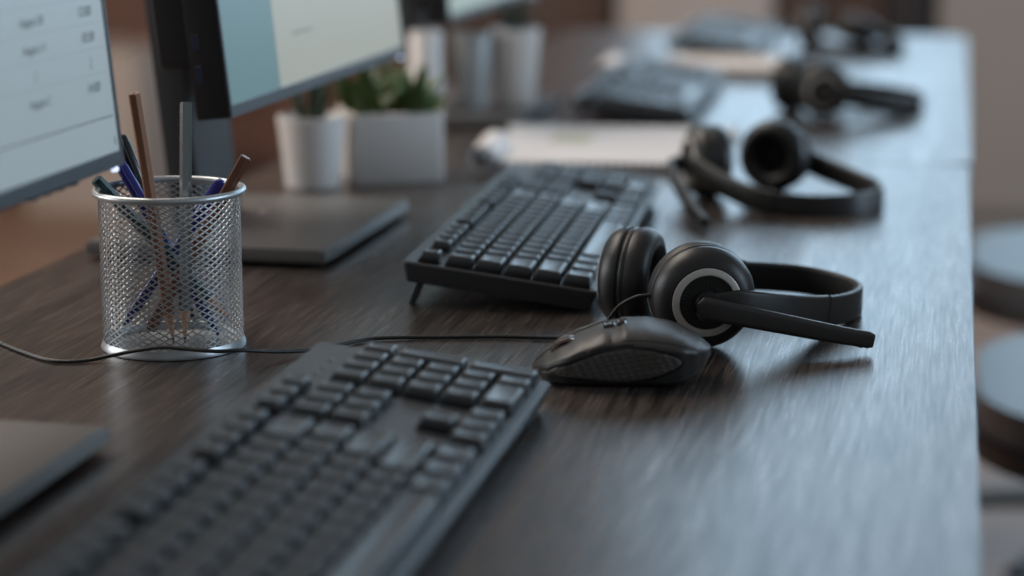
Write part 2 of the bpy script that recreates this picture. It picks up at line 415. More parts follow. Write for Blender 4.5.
def make_keyboard(label, x, y, rz, detailed):
    t = thing('keyboard', label, 'keyboard', desk(x, y), rz, 'black keyboards along the desks')
    c0 = 15.2
    bm = bmesh.new()
    lo = rrect(KW-8, KL-4, 3, 3); hi = rrect(KW, KL, 4, 3); hi2 = rrect(KW-2.4, KL-2.4, 3, 3)
    rings = [[bm.verts.new((px-KW/2, py+KL/2, z)) for px, py in q] for q, z in ((lo, 1.5), (hi, c0-2.2), (hi, c0-1), (hi2, c0))]
    n = len(lo)
    for a, b in zip(rings, rings[1:]):
        for i in range(n): bm.faces.new((a[i], a[(i+1) % n], b[(i+1) % n], b[i]))
    bm.faces.new(rings[0]); bm.faces.new(rings[-1])
    bmesh.ops.transform(bm, matrix=KMAT, verts=bm.verts); body = finish('body', bm, M['kbody'], t, auto=25)
    keys, fa, qb = key_layout()
    bm = bmesh.new(); box(bm, (-(5+48), KL/2, c0+.3), (99, KL-10, .7), .5, 1)
    box(bm, (-fa, KL/2-40, c0+.3), (17, KL-95, .7), .5, 1)
    bmesh.ops.transform(bm, matrix=KMAT, verts=bm.verts); finish('deck', bm, M['kdeck'], t)
    for i in range(3):
        bm = bmesh.new(); box(bm, (-fa, qb+U*(.9+i*.75), c0+.2), (2.2, 3.4, 1.0), .4, 1)
        bmesh.ops.transform(bm, matrix=KMAT, verts=bm.verts); finish('lock_light', bm, M['led'], t)
    for yy in (14, KL-14):
        P = KMAT @ Vector((-KW+13, yy, 2.5))
        bm = bmesh.new(); sweep(bm, [P, Vector((P.x-7, P.y, .9))], lambda i, k: [(sx*6.5, sz*1.6) for sx, sz in ((1, 1), (-1, 1), (-1, -1), (1, -1))])
        finish('foot', bm, M['kbody'], t)
    for yy in (30, KL-30):
        bm = bmesh.new(); box(bm, (-7, yy, 1.0), (6, 14, 2.4), .5); finish('rubber_pad', bm, M['rubber'], t)
    cz = c0+.3
    if detailed:
        for nm, a, b, w, d in keys:
            o = bpy.data.objects.new(nm, kmesh(w, d)); C.objects.link(o); o.parent = t
            o.location = (KMAT @ Vector((-a, b, cz)))*S; o.rotation_euler = (0, KTH, 0)
    else:
        me = bmesh.new()
        for nm, a, b, w, d in keys:
            k = kmesh(w, d); q = bmesh.new(); q.from_mesh(k)
            bmesh.ops.transform(q, matrix=KMAT @ Matrix.Translation((-a, b, cz)) @ Matrix.Scale(1000, 4), verts=q.verts)
            tmp = bpy.data.meshes.new('tmp'); q.to_mesh(tmp); q.free(); me.from_mesh(tmp); bpy.data.meshes.remove(tmp)
        finish('key_block', me, M['key'], t)
    return t
make_keyboard('nearest black keyboard, in front of the mouse and pen cup', -223, 619, 0, True)
make_keyboard('second black keyboard, lying behind the mouse and front headset', -238, 1302, math.radians(2.7), True)
make_keyboard('blurred black keyboard on the far desk, behind the white notepad', -293, 2232, math.radians(1.5), False)
make_keyboard('farthest black keyboard, beside the two farthest headsets', -292, 2965, math.radians(.5), False)

# ------------------------------------------------------------------ pen cup and pens
CX, CY = -473., 1167.
cup = thing('pen_cup', 'silver wire-mesh pen cup holding pens and pencils', 'pen cup', desk(CX, CY))
CR, CH = 41.6, 95.8
bm = bmesh.new(); NS = 40
for fam in (-1, 1):
    for s in range(NS):
        a0 = 2*PI*s/NS; pts = []
        NN = 56
        for i in range(NN+1):
            a = a0 + fam*i/NN*PI*1.22; rr_ = CR + fam*.16
            pts.append(Vector((rr_*math.cos(a), rr_*math.sin(a), 2+i/NN*(CH-4))))
        prev = None
        for i, p in enumerate(pts):
            tg = (pts[min(i+1, NN)]-pts[max(i-1, 0)]).normalized(); rad = Vector((p.x, p.y, 0)).normalized(); sd = tg.cross(rad).normalized()
            ring = [bm.verts.new(p + rad*.22*u + sd*.36*v) for u, v in ((1, 1), (-1, 1), (-1, -1), (1, -1))]
            if prev:
                for k in range(4): bm.faces.new((prev[k], prev[(k+1) % 4], ring[(k+1) % 4], ring[k]))
            prev = ring
finish('mesh_wall', bm, M['silver'], cup, smooth=False)
bm = bmesh.new(); torus(bm, 43.6, 2.2, CH-1.2, 96, 14); finish('rim', bm, M['silver'], cup)
bm = bmesh.new()
lathe(bm, [(0, 1.0), (39.8, 1.0), (41.0, 1.6), (41.2, 5.4), (42.0, 5.6), (42.6, 3.4), (43.4, 1.6), (43.2, .5), (42.4, 0), (0, 0)], 96)
finish('base', bm, M['silver'], cup)

def align(B, T):
    return Vector(T-B).to_track_quat('Z', 'Y').to_euler()
def stick(name, label, cat, B, T, group=None):
    B, T = Vector(B), Vector(T)
    o = tag(emptyobj(name, desk(CX+B.x, CY+B.y, B.z)), label, cat, group); o.rotation_euler = align(B, T)
    return o, (T-B).length
def pencil(label, B, T, m, r=3.6, sharp=True):
    o, L = stick('pencil', label, 'pencil', B, T, 'pencils in the pen cup')
    bm = bmesh.new(); h = [(r*math.cos(i*PI/3+.3), r*math.sin(i*PI/3+.3)) for i in range(6)]
    prism(bm, h, 20 if sharp else .5, L, .45); finish('barrel', bm, m, o, auto=20)
    if not sharp:
        bm = bmesh.new(); lathe(bm, [(0, 0), (1.1, 0), (1.1, 1.5), (0, 1.5)], 12); finish('lead', bm, M['graphite'], o); return o
    bm = bmesh.new(); lathe(bm, [(.9, 4.5), (3.1, 19), (3.1, 20)], 18); finish('sharpened_wood', bm, M['rawwood'], o)
    bm = bmesh.new(); lathe(bm, [(0, 0), (.35, .4), (.9, 4.5)], 12); finish('lead', bm, M['graphite'], o)
    bm = bmesh.new(); lathe(bm, [(0, L-1), (1.1, L-1), (1.1, L+.12), (0, L+.12)], 12); finish('lead', bm, M['graphite'], o)
    return o
def pen(label, B, T, mb, mc, r=3.9):
    o, L = stick('ballpoint_pen', label, 'pen', B, T, 'pens in the pen cup')
    bm = bmesh.new(); lathe(bm, [(0, 0), (.8, .2), (1.1, 3), (2.4, 12), (r-.5, 16), (r-.5, L-40), (r-.5, L-38)], 18); finish('barrel', bm, mb, o)
    bm = bmesh.new(); lathe(bm, [(r-.2, L-45), (r, L-44), (r, L-6), (r-.4, L-4.5), (r-.4, L-3), (r-1.2, L-.6), (1.4, L-.4), (1.2, L), (0, L)], 18); cap = finish('cap', bm, mc, o)
    bm = bmesh.new(); sweep(bm, catmull([(r-.3, 0, L-4), (r+1.6, 0, L-5), (r+1.3, 0, L-20), (r+.9, 0, L-36)], 4), lambda i, k: rrect(.9, 2.6, .3, 2), up=Vector((0, 1, 0))); finish('clip', bm, mc, cap)
    return o
pencil('tall light brown pencil standing upright at the front of the mesh cup', (3, -8.1, 2.6), (-3.7, -39.9, 156.9), M['pencil'])
pencil('silver grey pencil standing straight up in the mesh cup', (13.2, -16.5, 5), (12.7, -.6, 147.6), M['grey_lac'])
pencil('dark brown pencil leaning right with its flat end above the rim', (-12.5, -6.6, 10.1), (47.5, 3.4, 115.5), M['pencil2'], sharp=False)
pen('blue pen leaning right, its capped end just above the rim', (-35.9, 6.7, 7.3), (29.7, 12, 99.9), M['blue_pl'], M['blue_cap'])
pencil('dark teal pencil leaning left under the monitor corner', (27.2, 24.4, 11.3), (-33.9, -28.5, 104.6), M['teal_lac'])
pen('blue pen leaning left between the teal and brown pencils', (20.7, 22.1, 1.5), (-37.3, 13.8, 109.7), M['blue_pl'], M['blue_cap'])
pen('black pen leaning left behind the tall brown pencil', (3.4, 27.6, 8.2), (-38.7, 23.3, 123.6), M['black_pl'], M['black_pl'])

# ------------------------------------------------------------------ mouse
ms = thing('computer_mouse', 'black wireless computer mouse with a dimpled thumb grip', 'mouse', desk(-245, 1131), math.radians(11))
ML = 100.
def lerp(tab, t):
    for (a, x), (b, y) in zip(tab, tab[1:]):
        if t <= b:
            k = (t-a)/(b-a); k2 = k*k*(3-2*k); return x+(y-x)*(k*.6+k2*.4)
    return tab[-1][1]
WT = [(0, 5), (.03, 13), (.09, 21.5), (.2, 28), (.38, 28.5), (.55, 29), (.7, 30.5), (.82, 29.5), (.9, 25), (.96, 17), (1, 7)]
ZT = [(0, 7.8), (.03, 10.4), (.08, 14.4), (.17, 20.3), (.28, 26), (.4, 30.5), (.52, 32.6), (.64, 32.6), (.75, 31), (.85, 28), (.93, 24.5), (1, 19.5)]
ZB = [(0, 7.0), (.04, 4.2), (.09, 1.8), (.16, 1.2), (.76, 1.2), (.86, 3), (.94, 8), (1, 15)]
SIDE = [(0, .70), (.08, .75), (.2, .805), (.4, .875), (.6, .95), (.70, .99), (.76, 1.0), (1, 1)]
def mouse_pt(t, s, off=0.):
    """s in [0,1]: 0 = base on the near side, .5 = top centre line, 1 = base on the other side"""
    q = s if s <= .5 else 1-s; q *= 2
    k = q**.85                          # share of height
    zb, zt, w = lerp(ZB, t), lerp(ZT, t), lerp(WT, t)
    if q < .6: f = q/.6*.74
    else:
        a = (q-.6)/.4; f = .74+.26*math.sin(a*PI/2)
    if q < .6:
        y = None
        for (a, x), (b, yy) in zip(SIDE, SIDE[1:]):
            if f <= b: y = x+(yy-x)*(f-a)/(b-a); break
        if y is None: y = 1
    else: y = math.cos((q-.6)/.4*PI/2)**.80 if q < 1 else 0
    z = zb+(zt-zb)*f
    bow = 1.8*math.sin(t*PI)            # gentle ergonomic sweep
    return Vector((t*ML, (-y if s <= .5 else y)*w, z))
def mouse_n(t, s):
    e = .004
    a = mouse_pt(min(t+e, 1), s)-mouse_pt(max(t-e, 0), s); b = mouse_pt(t, min(s+e, 1))-mouse_pt(t, max(s-e, 0))
    n = a.cross(b); n.normalize()
    c = Vector((t*ML, 0, lerp(ZT, t)*.5))
    if n.dot(mouse_pt(t, s)-c) < 0: n = -n
    return n
bm = bmesh.new(); NT, NSS = 56, 56; rings = []
for i in range(NT+1):
    t = i/NT; t = t*t*(3-2*t)*.5+t*.5
    rings.append([bm.verts.new(mouse_pt(t, j/NSS)) for j in range(NSS+1)])
for a, b in zip(rings, rings[1:]):
    for j in range(NSS): bm.faces.new((a[j], a[j+1], b[j+1], b[j]))
    bm.faces.new((a[NSS], a[0], b[0], b[NSS]))
bm.faces.new(rings[0]); bm.faces.new(rings[-1])
body = finish('body', bm, M['mtop'], ms, auto=60)
def patch(name, fn, nu, nv, off, m, parent, sink=1.2, edge=.35):
    """fn(u,v)->(t,s): a raised panel following the mouse surface"""
    bm = bmesh.new(); g = []
    for i in range(nu+1):
        row = []
        for j in range(nv+1):
            t, s = fn(i/nu, j/nv); rim = min(i, nu-i, j, nv-j)
            row.append(bm.verts.new(mouse_pt(t, s)+mouse_n(t, s)*(off-edge if rim == 0 else off)))
        g.append(row)
    for i in range(nu):
        for j in range(nv): bm.faces.new((g[i][j], g[i+1][j], g[i+1][j+1], g[i][j+1]))
    loop = [(i, 0) for i in range(nu+1)]+[(nu, j) for j in range(1, nv+1)]+[(i, nv) for i in range(nu-1, -1, -1)]+[(0, j) for j in range(nv-1, 0, -1)]
    low = []
    for i, j in loop:
        t, s = fn(i/nu, j/nv); low.append(bm.verts.new(mouse_pt(t, s)-mouse_n(t, s)*sink))
    for k in range(len(loop)):
        a, b = loop[k], loop[(k+1) % len(loop)]
        bm.faces.new((g[a[0]][a[1]], g[b[0]][b[1]], low[(k+1) % len(loop)], low[k]))
    return finish(name, bm, m, parent, auto=40)
def grip(u, v):
    t = .06+.765*u
    mid = .200-.034*math.sin(PI*min(1, u*.95)) + .05*max(0, u-.7)
    hf = .006+.122*(math.sin(PI*u**1.2)**.62 if 0 < u < 1 else 0)
    return t, mid+(v-.5)*2*hf
def grip_rim(u, v):
    t, q = grip(u, v); t0, m0 = grip(u, .5)
    return .475+(t-.475)*1.045, m0+(q-m0)*1.14+(v-.5)*.012
patch('grip_rim', grip_rim, 40, 14, .45, M['mglos'], ms)
patch('lower_shell', lambda u, v: (.03+.93*u, .002+.045*v), 40, 5, .4, M['rubber'], ms)
patch('lower_shell', lambda u, v: (.03+.93*u, .998-.045*v), 40, 5, .4, M['rubber'], ms)
patch('thumb_grip', grip, 40, 14, .9, M['dimple'], ms)
patch('thumb_grip', lambda u, v: (grip(u, v)[0], 1-grip(u, v)[1]), 40, 14, .7, M['dimple'], ms)
patch('left_button', lambda u, v: (.015+.42*u, .335+.135*v-.01*u), 22, 10, .8, M['mtop'], ms)
patch('right_button', lambda u, v: (.015+.42*u, .53+.135*v+.01*u), 22, 10, .8, M['mtop'], ms)
patch('palm_rest', lambda u, v: (.50+.36*u, .36+.28*v), 20, 16, .7, M['mtop'], ms)
patch('speed_button', lambda u, v: (.40+.065*u, .482+.036*v), 8, 5, 1.0, M['mglos'], ms)
patch('speed_button', lambda u, v: (.475+.055*u, .482+.036*v), 8, 5, 1.0, M['mglos'], ms)
patch('gloss_trim', lambda u, v: (.30+.26*u, .318+.014*v), 14, 4, .9, M['mglos'], ms)
wm = Matrix.Translation((.205*ML, 0, lerp(ZT, .205)-8.2)) @ Matrix.Rotation(PI/2, 4, 'X')
bm = bmesh.new(); lathe(bm, [(0, -3.6), (9.2, -3.6), (10.4, -2.6), (10.8, 0), (10.4, 2.6), (9.2, 3.6), (0, 3.6)], 40, wm); wheel = finish('scroll_wheel', bm, M['rubber'], ms)
for sy in (-1, 1):
    bm = bmesh.new(); lathe(bm, [(8.6, sy*3.3), (9.9, sy*3.3), (10.3, sy*2.6), (10.3, sy*4.2), (8.6, sy*4.2)], 40, wm, cap=False); finish('metal_ring', bm, M['copper'], wheel)
for tx in (.16, .8):
    bm = bmesh.new(); box(bm, (tx*ML, 0, .65), (9, 26, 1.3), .4); finish('glide_foot', bm, M['rubber'], ms)

# ------------------------------------------------------------------ headsets
def cup_matrix(c, n):
    n = Vector(n).normalized(); x = Vector((0, 0, 1)).cross(n).normalized(); y = n.cross(x)
    return Matrix(((x.x, y.x, n.x, c[0]), (x.y, y.y, n.y, c[1]), (x.z, y.z, n.z, c[2]), (0, 0, 0, 1)))
def ear_cup(parent, c, n, ringed=True):
    mt = cup_matrix(c, n)
    bm = bmesh.new()
    lathe(bm, [(0, 12.6), (21, 12.6), (21.6, 13.4), (24, 12.6), (27, 10.4), (29.4, 7.2), (30.9, 3.4), (31.4, .6), (31.2, 0), (30.2, -.3), (30.2, -1.5), (31.0, -1.9), (31.3, -3), (31.0, -5), (0, -5)], 72, mt)
    sh = finish('ear_cup', bm, M['shell'], parent, auto=50)
    bm = bmesh.new(); lathe(bm, [(16.6, 12.0), (16.6, 14.2), (17.2, 14.6), (20.2, 14.3), (20.9, 13.7), (20.9, 12)], 72, mt, cap=False); finish('ring', bm, M['ring'], sh)
    bm = bmesh.new(); lathe(bm, [(0, 12.4), (8, 12.4), (8.6, 13.2), (16.5, 13.0), (16.5, 12)], 48, mt)
    for k in range(40):
        a = 2*PI*k/40; box(bm, (12.6, 0, 13.2), (7, .7, .7), 0, 1, mt @ Matrix.Rotation(a, 4, 'Z'))
    finish('centre_disc', bm, M['disc'], sh)
    bm = bmesh.new(); prof = [(14, -6), (30.2, -3.0), (31.1, -5.6), (31.6, -9), (31.2, -12.5), (29.8, -15.8), (27.4, -18.2), (24, -19.3), (20.4, -18.8), (17.2, -16.6), (15.2, -13), (14.2, -9), (14, -6)]
    lathe(bm, prof, 64, mt, cap=False); bmesh.ops.remove_doubles(bm, verts=bm.verts, dist=1e-4); pad = finish('ear_pad', bm, M['leather'], sh)
    bm = bmesh.new(); lathe(bm, [(0, -7.6), (14.5, -7.6), (14.5, -5.2), (0, -5.2)], 40, mt); finish('speaker_cloth', bm, M['foamk'], sh)
    return sh
def make_headset(label, loc, rz, c1, n1, c2, n2, path, j0, j1, boom, cable=None, tw=(0, 0)):
    t = thing('headset', label, 'headset', loc, rz, 'black call headsets along the desks')
    s1 = ear_cup(t, c1, n1); s2 = ear_cup(t, c2, n2)
    P = catmull(path, 10); n = len(P)
    i0, i1 = int(n*j0), int(n*j1)
    BW = 19.0
    def piece(name, q, w, th, taper0=False, taper1=False):
        bm = bmesh.new()
        def sec(i, k):
            f = 1.
            if taper0: f = min(1, .62+k*1.6)
            if taper1: f = min(1, .62+(1-k)*1.6)
            return rrect(th, w*f, min(th, w*f)*.42, 4)
        sweep(bm, q, sec); return finish(name, bm, M['band'], t, auto=60)
    hbn = piece('headband', P[i0:i1+1], BW, 4.2)
    mid = sum(P, Vector())/n; bm = bmesh.new()
    def inw(i):
        tg = (P[min(i+1, n-1)]-P[max(i-1, 0)]).normalized(); sd = tg.cross(Vector((0, 0, 1))).normalized()
        return P[i]+sd*(2.6 if sd.dot(mid-P[i]) > 0 else -2.6)
    sweep(bm, [inw(i) for i in range(int(n*.3), int(n*.93))], lambda i, k: rrect(2.2, BW-2.4, 1, 3)); pd = finish('headband_padding', bm, M['inner'], t, auto=60)
    for q in (i0, i1):
        c = P[q]; d = (P[q+1]-P[q-1]).normalized(); bm = bmesh.new()
        sweep(bm, [c-d*.45, c+d*.45], lambda i, k: rrect(6.0, BW+1.6, 2.2, 4)); finish('joint_seam', bm, M['inner'], hbn)
    piece('headband_arm', P[:i0+1], BW+1.2, 5.6, taper0=True)
    piece('headband_arm', P[i1:], BW+1.2, 5.6, taper1=True)
    B = catmull(boom, 8)
    bm = bmesh.new()
    sweep(bm, B, lambda i, k: rrect(8-1.5*k, (15-4.8*min(1, k*1.15))*(1 if .04 < k < .97 else .8 if k > .5 or k > .01 else .5), (3.4-.9*k)*(1 if .04 < k < .97 else .8 if k > .01 else .5), 5)); mic = finish('microphone_boom', bm, M['band'], t, auto=60)
    mt = cup_matrix(c1, n1)
    bm = bmesh.new(); lathe(bm, [(0, 12.5), (7.2, 12.5), (7.2, 15.0), (6.4, 16.4), (0, 16.6)], 32, mt); finish('boom_pivot', bm, M['band'], mic)
    tip = Vector(boom[-1]); d = (tip-Vector(boom[-2])).normalized()
    bm = bmesh.new(); bmesh.ops.create_icosphere(bm, subdivisions=3, radius=1); bmesh.ops.scale(bm, vec=(3.6, 2.6, 2.2), verts=bm.verts); bmesh.ops.translate(bm, vec=tip-d*7+Vector((0, 0, -3.4)), verts=bm.verts); finish('microphone_tip', bm, M['foamk'], mic)
    if cable:
        bm = bmesh.new(); sweep(bm, [Vector(cable[0][0]), Vector(cable[0][1])], lambda i, k: circ(2.7-.8*k, 14)); finish('strain_relief', bm, M['rubber'], t)
        cp = catmull(cable[1], 8)
        bm = bmesh.new(); sweep(bm, cp, lambda i, k: circ(cable[2], 10)); finish('cable', bm, M['cable'], t, auto=80)
    return t
O1 = Vector((-150., 1290., 0))
def rel(*p): return Vector(p)-O1
C1, N1 = rel(-159.5, 1227, 32), (.30, -.95, -.06)
C2, N2 = rel(-213, 1281, 31.5), (-.985, .12, 0.03)
hb = [(-154, 1215, 31), (-134, 1222, 28), (-112, 1246, 21.5), (-93, 1280, 14.5), (-79, 1312, 10.6), (-72, 1337, 9.6), (-75, 1360, 9.6), (-91, 1380, 10.5), (-116, 1387, 12.8), (-150, 1368, 17.5), (-185, 1336, 23.5), (-212, 1306, 29), (-225, 1285, 31)]
boom1 = [(-160, 1208, 29.5), (-147, 1208.5, 27.6), (-115, 1219, 20), (-82, 1230, 12.3), (-59, 1238, 7.4)]
CO = Vector((0, 5, 0))
cab = [(-190.5, 1220, 33), (-199, 1219, 31.5), (-209, 1222, 25), (-216, 1221, 16), (-224, 1223, 6), (-236, 1226, 1.8), (-252, 1225, 1.6),
       (-282, 1222, 1.6), (-318, 1213, 1.6), (-343, 1207, 1.6), (-360, 1199, 1.6), (-374, 1180, 1.6), (-385, 1163, 2), (-400, 1143, 5), (-414, 1123, 9.8), (-428, 1115, 10.4), (-450, 1116.5, 10.7), (-462, 1118, 10.4), (-478, 1119, 7.4), (-492, 1118, 4.2), (-505, 1113, 1.8), (-516, 1107.5, 1.6), (-530, 1110, 1.6), (-553, 1126, 1.6), (-576, 1145, 1.6), (-610, 1175, 1.6), (-640, 1220, 1.6)]
make_headset('front black headset in sharp focus behind the mouse, light ring on its ear cup', desk(O1.x, O1.y-5, 0), 0, C1, N1, C2, N2, [rel(*p) for p in hb], .27, .75, [rel(*p) for p in boom1],
    ((rel(-181, 1222.5, 33.2), rel(-191, 1220, 32.9)), [rel(*p)+CO*min(1, max(0, (33-p[2])/31) if i < 6 else 1) for i, p in enumerate(cab)], 1.2))

# second headset: open pad facing the camera
O2 = Vector((-170., 1790., 0))
def rel2(*p): return Vector(p)-O2
hs2 = dict(c1=rel2(-226, 1785, 31.5), n1=(-.90, -.42, .05), c2=rel2(-166, 1838, 31.5), n2=(.30, .95, 0.02),
    path=[rel2(*p) for p in ((-236, 1772, 30), (-222, 1750, 27), (-200, 1730, 19), (-168, 1708, 11.5), (-130, 1702, 9), (-95, 1716, 9), (-75, 1748, 9.2), (-75, 1776, 9.6), (-94, 1810, 13), (-124, 1836, 20), (-146, 1846, 27), (-162, 1849, 30))],
    j0=.3, j1=.68, boom=[rel2(*p) for p in ((-243, 1780, 30), (-250, 1762, 28), (-237, 1712, 20), (-220, 1662, 12), (-204, 1618, 7))])
make_headset('second headset, its open ear pad turned to the camera, beside the second keyboard', desk(*O2), 0, **hs2)
make_headset('blurred black headset on the far desk, beside the third keyboard', desk(-138, 2415, 0), math.radians(-10), C1, N1, C2, N2, [rel(*p) for p in hb], .36, .66, [rel(*p) for p in boom1])
hs4 = dict(hs2); hs4.update(c2=rel2(-166, 1838, 30.5), n2=(.12, .35, .93))
make_headset('farthest black headset, near the end of the far desk', desk(-178, 3190, 0), math.radians(-15), **hs4)

# ------------------------------------------------------------------ monitors
def textobj(txt, size, loc, m, parent, name='text'):
    cu = bpy.data.curves.new(name, 'FONT'); cu.body = txt; cu.size = size; cu.align_x = 'LEFT'; cu.extrude = .00005
    tmp = bpy.data.objects.new('tmp', cu); C.objects.link(tmp)
    me = bpy.data.meshes.new_from_object(tmp.evaluated_get(bpy.context.evaluated_depsgraph_get())); bpy.data.objects.remove(tmp); bpy.data.curves.remove(cu)
    me.materials.clear(); me.materials.append(m)
    o = bpy.data.objects.new(name, me); C.objects.link(o); o.parent = parent
    o.matrix_local = Matrix.Translation(loc) @ Matrix(((0, 0, 1, 0), (1, 0, 0, 0), (0, 1, 0, 0), (0, 0, 0, 1)))
    return o
def make_monitor(label, xf, y0, zb, tilt, ui, base_x, base_y, W=457., H=285.):
    """xf: x of the screen face at its bottom edge; screen faces +x; y0: near end"""
    yc = y0+W/2
    t = thing('monitor', label, 'monitor', desk(base_x, base_y), 0, 'monitors along the desks')
    off = Vector((xf-base_x, yc-base_y, zb))
    T = Matrix.Translation(off) @ Matrix.Rotation(-tilt, 4, 'Y')       # panel frame: x=0 face, z=0 bottom, y=0 centre
    bm = bmesh.new(); box(bm, (-12, 0, H/2), (23.6, W, H), 1.6, 2, T); pan = finish('panel_housing', bm, M['bezel'], t)
    bm = bmesh.new()
    for c, s in (((.4, 0, 4.2), (1.6, W-1, 8.4)), ((.4, 0, H-5), (1.6, W-1, 9)), ((.4, W/2-1.9, H/2), (1.6, 3.2, H-1)), ((.4, -W/2+1.9, H/2), (1.6, 3.2, H-1))): box(bm, c, s, .4, 1, T)
    finish('bezel', bm, M['bezelf'], pan)
    bm = bmesh.new(); box(bm, (-37, 0, H*.52), (28, W*.95, H*.80), 5, 3, T); finish('back_housing', bm, M['bezel'], t)
    for zz in (52, 31):
        bm = bmesh.new(); box(bm, (-17.5, -W/2-.1, zz), (4.4, 1.0, 11), .3, 1, T); finish('usb_port', bm, M['usb'], pan)
    for k in range(4):
        bm = bmesh.new(); box(bm, (-6, W/2-58-16*k, -1.2), (6, 9, 3), .8, 2, T); finish('button', bm, M['bezel'], pan)
    bm = bmesh.new(); box(bm, (-.2, W/2-12, -1.0), (2.6, 5, 2.6), .6, 2, T); finish('power_light', bm, M['power'], pan)
    # screen contents: flat pieces on the lit panel
    sw0, sw1, sz0, sz1 = -W/2+3.4, W/2-3.4, 8.3, H-9
    def flat(name, ya, yb, za, zb_, x, m, par):
        bm = bmesh.new(); box(bm, (x, (ya+yb)/2, (za+zb_)/2), (.3, yb-ya, zb_-za), 0, 1, T); return finish(name, bm, m, par, smooth=False)
    scr = flat('screen', sw0, sw1, sz0, sz1, .1, M[ui[0]], t)
    if ui[0] == 'screen1':
        for zz in (27.8, 51.8, 65, 78.5, 92, 105.5): flat('rule', sw0, sw1-4, zz-.35, zz+.35, .3, M['text' if zz < 30 else 'line'], scr)
        rows = [(42.3, 'August 2', '14:00'), (56.3, '|', '|'), (69, 'August 11', '10:30'), (82.6, 'August 28', '12:00')]
        for zz, a, b in rows:
            for txt, yy, sz in ((a, sw1-104+(10 if a == '|' else 0), .0066), (b, sw1-33.5+(8 if a == '|' else 0), .0078)):
                textobj(txt, sz, (T @ Vector((.6, yy, zz)))*S, M['text'], scr)
        flat('scroll_mark', sw1-5, sw1-4, 12, 16, .3, M['text'], scr)
    elif ui[0] == 'teal':
        flat('page', sw0+109, sw1, sz0, sz1, .3, M['cream'], scr)
        for zz, a, b in ((74, 30, 150), (96, 30, 210), (118, 40, 120), (140, 30, 180), (44, 40, 90)): flat('rule', sw0+109+a, sw0+109+b, zz-1.2, zz+1.2, .5, M['cream_text'], scr)
    # stand
    bx0, bw, bl = 0., 184., 238.
    bm = bmesh.new(); prism(bm, rrect(bw, bl, 2.5, 4), 4, 13.5, 2.2); base = finish('base_plate', bm, M['base'], t)
    for sx in (-1, 1):
        for sy in (-1, 1):
            bm = bmesh.new(); lathe(bm, [(0, 0), (7, 0), (7.5, 4.2), (0, 4.2)], 16, Matrix.Translation((sx*(bw/2-22), sy*(bl/2-22), 0))); finish('rubber_foot', bm, M['rubber'], base)
    bm = bmesh.new(); lathe(bm, [(0, 12.8), (7, 12.8), (7, 14), (0, 14)], 24, Matrix.Translation((-12, 34, 0))); finish('badge', bm, M['badge'], base)
    cm = Matrix.Translation((-39, 0, 12)) @ Matrix.Rotation(-.10, 4, 'Y')
    bm = bmesh.new(); box(bm, (0, 0, 125), (25, 88, 250), 3, 2, cm); finish('stand_column', bm, M['column'], t)
    hp = cm @ Vector((4, 0, 205)); pp = T @ Vector((-50, 0, H*.5))
    bm = bmesh.new(); box(bm, ((hp.x+pp.x)/2, (hp.y+pp.y)/2, (hp.z+pp.z)/2), (abs(pp.x-hp.x)+14, 70+abs(pp.y-hp.y)*.2, 70), 4); finish('mount_head', bm, M['bezel'], t)
    return t
TL = math.radians(5.2)
make_monitor('nearest monitor, showing a list of August appointments', -460, 1067-457, 125, TL, ('screen1',), -513, 824)
make_monitor('second monitor, showing a teal and cream page, behind the pen cup', -490, 1327, 117.5, math.radians(6), ('teal',), -542, 1527)
make_monitor('far blurred monitor with a pale mint screen, cut by the top of the photo', -520, 2080, 121, TL, ('mint',), -560, 2300)

# ------------------------------------------------------------------ plants and pots
def leaf_blade(bm, base, d, L, w, curve, th=1.2):
    d = Vector(d).normalized(); side = d.cross(Vector((0, 0, 1)))
    side = side.normalized() if side.length > .05 else Vector((1, 0, 0))
    nrm = side.cross(d); rings = []
    for k in range(8):
        t = k/7; ww = w*(.55+1.3*t*(1-t)*1.6)*(1-t**3)+.3
        p = Vector(base)+d*L*t+nrm*(-curve*L*t*t)*-1 - Vector((0, 0, curve*L*t*t*.6))
        rings.append([bm.verts.new(p+side*ww*.5*a+nrm*th*b*(1-t*.8)) for a, b in ((-1, .4), (0, -.5), (1, .4), (0, .6))])
    for a, b in zip(rings, rings[1:]):
        for i in range(4): bm.faces.new((a[i], a[(i+1) % 4], b[(i+1) % 4], b[i]))
    bm.faces.new(rings[0]); bm.faces.new(rings[-1])
def plant_pot(label, x, y, rt, rb, h, leaf, nl, Lr, z=0, spread=.6):
    t = thing('potted_plant', label, 'plant', desk(x, y, z))
    bm = bmesh.new(); lathe(bm, [(0, 0), (rb-1, 0), (rb, 1), (rt-.4, h-1), (rt-1, h), (rt-2.6, h), (rt-3.4, h-1.2), (rt-5, h-9), (0, h-9)], 48); finish('pot', bm, M['ceramic'], t)
    bm = bmesh.new(); lathe(bm, [(0, h-8.8), (rt-5.2, h-8.8), (rt-5.4, h-7.6), (0, h-6)], 32); finish('soil', bm, M['soil'], t)
    for k in range(nl):
        a = 2*PI*k/nl*1.618*2; el = random.uniform(.35, 1.0)
        d = (math.cos(a)*spread*el, math.sin(a)*spread*el, 1)
        bm = bmesh.new(); leaf_blade(bm, (math.cos(a)*rt*.25, math.sin(a)*rt*.25, h-8), d, random.uniform(*Lr), random.uniform(7, 11), .12); finish('leaf', bm, M[leaf], t)
    return t
plant_pot('small succulent in a round white pot in front of the white planter box', -573, 1776, 31, 24, 63, 'leafd', 16, (42, 72))
